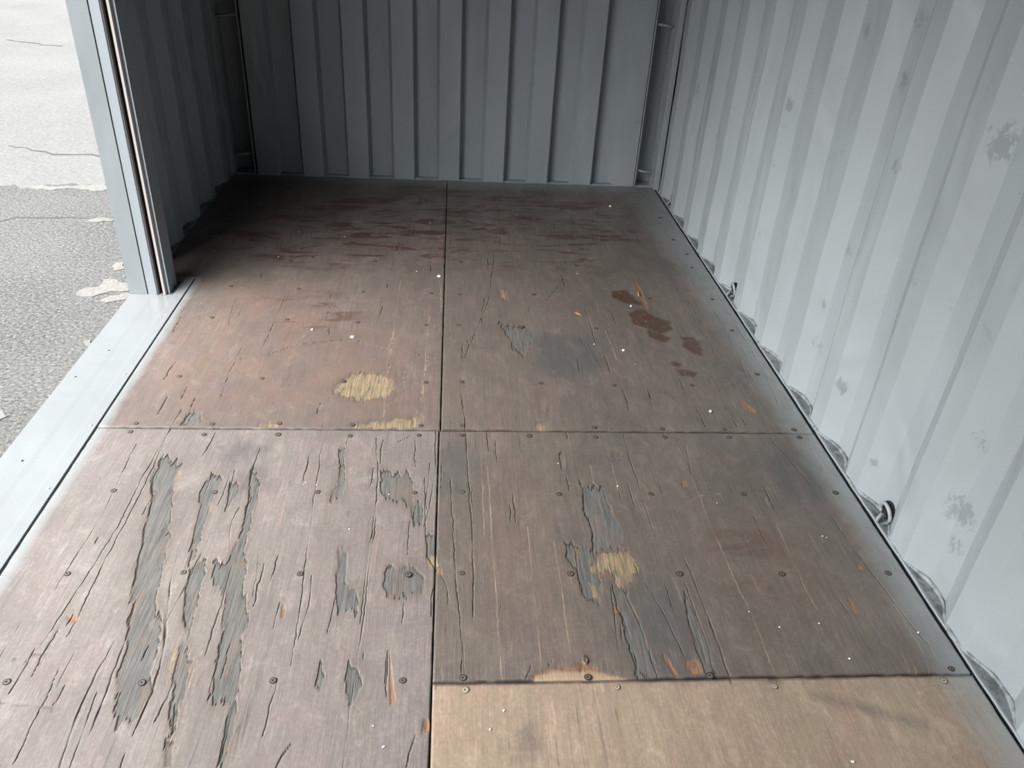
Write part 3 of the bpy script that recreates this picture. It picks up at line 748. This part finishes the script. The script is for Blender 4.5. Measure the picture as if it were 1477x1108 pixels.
extrude_z(bm, [(-1.0865, PY + .008), (-1.0825, PY + .008), (-1.0825, .97), (-1.0865, .97)], 0, PZ)
child('brush_seal', bm, M_brush, post)
bm = bmesh.new(); extrude_z(bm, [(-1.082, PY + .002), (-1.080, PY - .004), (-1.072, PY - .004), (-1.070, PY + .002), (-1.070, PY + .012), (-1.082, PY + .012)], -.001, PZ)
child('rail_lip', bm, M_lip, post)
bm = bmesh.new(); extrude_z(bm, [(-1.082, PY + .0125), (-1.062, PY + .0125), (-1.062, PY + .006), (-1.058, PY + .006), (-1.058, .992), (-1.073, .992), (-1.073, .975), (-1.082, .97)], -.001, PZ)
child('inner_rail', bm, M_rail, post)
bm = bmesh.new(); extrude_z(bm, [(-1.19, 1.001), (-1.14, 1.001), (-1.14, 1.062), (-1.19, 1.062)], 0, H); child('rear_flange', bm, M_post, post)

# ------------------------------------------------------------------ lashing rings along the right wall
def ring_thing(yc, label):
    r = empty('lashing_ring', (1.198, yc, 0)); prop(r, label, 'lashing ring', 'lashing rings at the foot of the right wall')
    bm = bmesh.new(); pts = []
    for i in range(19):
        a = math.radians(-20 + 220 * i / 18)
        y = .026 * math.cos(a); z = .024 + .027 * math.sin(a)
        pts.append((1.196 + .010 * (1 - z / .05), yc + y, z))
    tube(bm, pts, .0052, 10); child('ring', bm, M_trim, r, True)
    bm = bmesh.new()
    tube(bm, [(1.176, yc - .012, .003), (1.180, yc - .008, .014), (1.190, yc - .002, .020), (1.202, yc + .002, .014), (1.206, yc + .004, .004)], .0050, 8)
    tube(bm, [(1.186, yc - .022, .004), (1.197, yc - .024, .010), (1.205, yc - .022, .004)], .0048, 8)
    child('anchor', bm, M_trim, r, True)
    bm = bmesh.new(); vs = []  # solid dark half disc, its colour stands in for shade inside the opening
    for i in range(21):
        a = math.pi * i / 20; vs.append((yc + .004 + .034 * math.cos(a), .004 + .052 * math.sin(a)))
    a_ = [bm.verts.new((1.2085, y, z)) for y, z in vs]; b_ = [bm.verts.new((1.2125, y, z)) for y, z in vs]
    for i in range(20): bm.faces.new((a_[i], a_[i + 1], b_[i + 1], b_[i]))
    bm.faces.new(a_); bm.faces.new(b_[::-1])
    prop(child('cutout_shade', bm, M_dark, r), label='dark half disc painted as the shaded opening behind the ring')
ring_thing(-.402, 'grey painted lashing ring at wall foot nearest the camera')
ring_thing(.995, 'grey painted lashing ring at wall foot, middle one of three')
ring_thing(2.105, 'small lashing ring at the wall foot next to the far right corner')

# ------------------------------------------------------------------ loose chips on the floor
def chip(u, v, size, mat, name, label, cat, group=None, elong=1.0, ang=0.0, z=.0):
    x, y = at(u, v); bm = bmesh.new(); n = 7; top = []; bot = []
    for k in range(n):
        a = k * 2 * math.pi / n; rr = size * random.uniform(.55, 1.1)
        px, py = rr * math.cos(a), rr * elong * math.sin(a)
        px, py = px * math.cos(ang) - py * math.sin(ang), px * math.sin(ang) + py * math.cos(ang)
        bot.append(bm.verts.new((px, py, 0))); top.append(bm.verts.new((px * .8, py * .8, size * random.uniform(.25, .6))))
    for k in range(n): bm.faces.new((bot[k], bot[(k + 1) % n], top[(k + 1) % n], top[k]))
    bm.faces.new(top); bm.faces.new(bot[::-1])
    o = mesh_obj(name, bm, mat); o.location = (x, y, .0012 + z); prop(o, label, cat, group); return o
chip(880, 298, .009, M_chipw, 'paint_flake', 'white flake of debris on the dark board near the far right corner', 'debris')
chip(508, 487, .0085, M_chipw, 'paint_flake', 'larger white flake at the middle of the reddish far left board', 'debris')
chip(633, 399, .010, M_chipw, 'paint_flake', 'pale flake beside the long centre seam near the ochre scratches', 'debris')
chip(447, 246, .012, M_chipw, 'paint_flake', 'white speck against the foot of the back wall', 'debris', elong=1.2, z=.002)
chip(450, 476, .006, M_chipw, 'paint_flake', 'small white flake left of the larger one on the reddish board', 'debris')
chip(910, 442, .007, M_chipw, 'paint_flake', 'white flake between the orange sliver and the brown stain', 'debris')
chip(899, 506, .0065, M_chipw, 'paint_flake', 'white flake below the brown stains on the far right board', 'debris')
chip(1025, 594, .007, M_chipw, 'paint_flake', 'pale flake left of the orange scar near the cross seam', 'debris')
for u, v, s in [(402,371,.004),(431,335,.004),(497,342,.0045),(601,392,.0045),(620,322,.004),(832,395,.004),(857,497,.004),(916,526,.003),(805,669,.003),(891,702,.004),
                (441,697,.003),(457,700,.003),(504,764,.004),(561,714,.003),(247,857,.003),(437,699,.002),(1034,726,.003),(1124,905,.004),(1181,900,.0035),(1324,913,.0045),
                (1186,774,.004),(1192,776,.003),(553,1078,.004),(707,1053,.004),(727,1026,.004),(538,1048,.003),(1229,1100,.005),(1225,951,.004),(1080,883,.003),(640,340,.003),(745,310,.004),(310,362,.004)]:
    tanz = .0012 if (v > 990 and u > 625) else 0
    chip(u, v, s * .75, M_chipw, 'paint_speck', 'tiny white paint speck lying loose on the plywood floor', 'debris', 'white paint specks scattered over the floor', z=tanz)
chip(921, 424, .006, M_chipo, 'wood_splinter', 'long orange wood splinter above the brown stains', 'splinter', elong=7, ang=-.13)
chip(833, 453, .004, M_chipo, 'wood_splinter', 'short orange wood splinter left of the brown stains', 'splinter', elong=4, ang=.9)
chip(844, 953, .008, M_screw_head, 'wood_splinter', 'brown splintered chip standing at the broken board edge', 'splinter', elong=2, ang=0)

# ------------------------------------------------------------------ outside ground
ZG = -.17
def ground_mat(name, c0, c1, speck, scale):
    n = NT(name)
    big = n.noise((1, 1, 1), 1.1, 4, .6)
    c = n.mix(n.ramp(big, .3, .7), c0, c1)
    v = n.voro(scale); f = n.noise((1, 1, 1), scale * .8, 3, .8)
    c = n.mix(n.ramp(f, .52, .66, 0, speck), c, tuple(min(1, k * 1.7) for k in c1))
    c = n.mix(n.ramp(f, .47, .36, 0, speck), c, tuple(k * .45 for k in c0))
    c = n.mix(n.ramp(n.noise((1, 1, 1), 9, 4, .7), .6, .72, 0, .25), c, tuple(k * .6 for k in c0))
    n.bump(n.math('ADD', n.math('MULTIPLY', v.outputs[0], .4), f), .003, .35)
    return n.fin(c, .85, 0, .3)
M_asph = ground_mat('worn_asphalt', (.112, .112, .107), (.148, .146, .140), .95, 95)
M_conc = ground_mat('pale_concrete', (.190, .188, .178), (.218, .215, .205), .3, 60)
M_patch = ground_mat('cement_spill', (.205, .198, .182), (.25, .242, .225), .3, 80)
def jag(P, step, amp, seed):
    r = random.Random(seed); out = []
    for a, b in zip(P, P[1:]):
        L = math.hypot(b[0] - a[0], b[1] - a[1]); n = max(1, int(L / step))
        for k in range(n):
            t = k / n; out.append((a[0] + (b[0] - a[0]) * t + r.gauss(0, amp), a[1] + (b[1] - a[1]) * t + r.gauss(0, amp)))
    return out + [P[-1]]
b0 = at(-60, 268, ZG); b1 = at(165, 266, ZG)
dirx = (b1[0] - b0[0], b1[1] - b0[1]); L = math.hypot(*dirx); dirx = (dirx[0] / L, dirx[1] / L)
far_l = (b0[0] - dirx[0] * 12, b0[1] - dirx[1] * 12); far_r = (b1[0] + dirx[0] * 12, b1[1] + dirx[1] * 12)
line = [far_l] + jag([b0, b1], .05, .02, 2) + [far_r]
def slab(name, pts, z, mat, th=.3, kind='structure'):
    bm = bmesh.new(); a = [bm.verts.new((x, y, z)) for x, y in pts]; b = [bm.verts.new((x, y, z - th)) for x, y in pts]; n = len(pts)
    for i in range(n): bm.faces.new((a[i], b[i], b[(i + 1) % n], a[(i + 1) % n]))
    bm.faces.new(a); bm.faces.new(b[::-1]); bmesh.ops.recalc_face_normals(bm, faces=bm.faces[:]); bmesh.ops.triangulate(bm, faces=[f for f in bm.faces if len(f.verts) > 4])
    return prop(mesh_obj(name, bm, mat), kind=kind)
nrm = (-dirx[1], dirx[0])
slab('ground_concrete', line + [(far_r[0] + nrm[0] * 45, far_r[1] + nrm[1] * 45), (far_l[0] - 30 + nrm[0] * 45, far_l[1] + nrm[1] * 45), (far_l[0] - 30, far_l[1])], ZG, M_conc)
slab('ground_asphalt', [(-40, -25), (20, -25), (20, far_r[1])] + line[::-1] + [(-40, far_l[1])], ZG + .0, M_asph)
def spill(pts, seed):
    P = [at(u, v, ZG) for u, v in pts]; P = jag(P + [P[0]], .025, .008, seed)[:-1]
    return slab('ground_cement_patch', P, ZG + .003, M_patch, .01)
spill([(104,427),(118,419),(130,414),(140,415),(153,404),(165,406),(179,409),(186,414),(184,421),(165,421),(150,424),(133,429),(118,427)], 1)
spill([(156,384),(166,380),(179,377),(181,389),(168,388)], 2)
spill([(143,437),(158,428),(176,424),(188,424),(190,431),(172,433),(158,437)], 3)
spill([(40,272),(60,268),(85,270),(110,268),(150,266),(160,272),(140,276),(100,272),(70,275)], 4)
spill([(118,316),(150,314),(168,318),(150,321),(128,320)], 5)
spill([(-6,590),(6,592),(4,602),(-8,612)], 6)
spill([(120,494),(132,490),(134,500),(124,502)], 7)
def gcrack(pts, w, seed):
    P = jag([at(u, v, ZG) for u, v in pts], .06, .014, seed); bm = bmesh.new(); prev = None
    for i, (x, y) in enumerate(P):
        ww = w * random.uniform(.4, 1.2); q = (bm.verts.new((x, y - ww, ZG + .0015)), bm.verts.new((x, y + ww, ZG + .0015)))
        if prev: bm.faces.new((prev[0], q[0], q[1], prev[1]))
        prev = q
    prop(mesh_obj('ground_crack', bm, NT_crack), kind='structure')
NT_crack = NT('ground_crack_dark').fin((.09, .09, .085), .9)
gcrack([(5,211),(40,213),(75,222),(110,224),(145,226)], .012, 1)
gcrack([(5,57),(40,61),(90,67)], .016, 2)
gcrack([(-5,322),(25,315),(60,314),(120,315),(165,318)], .008, 3)
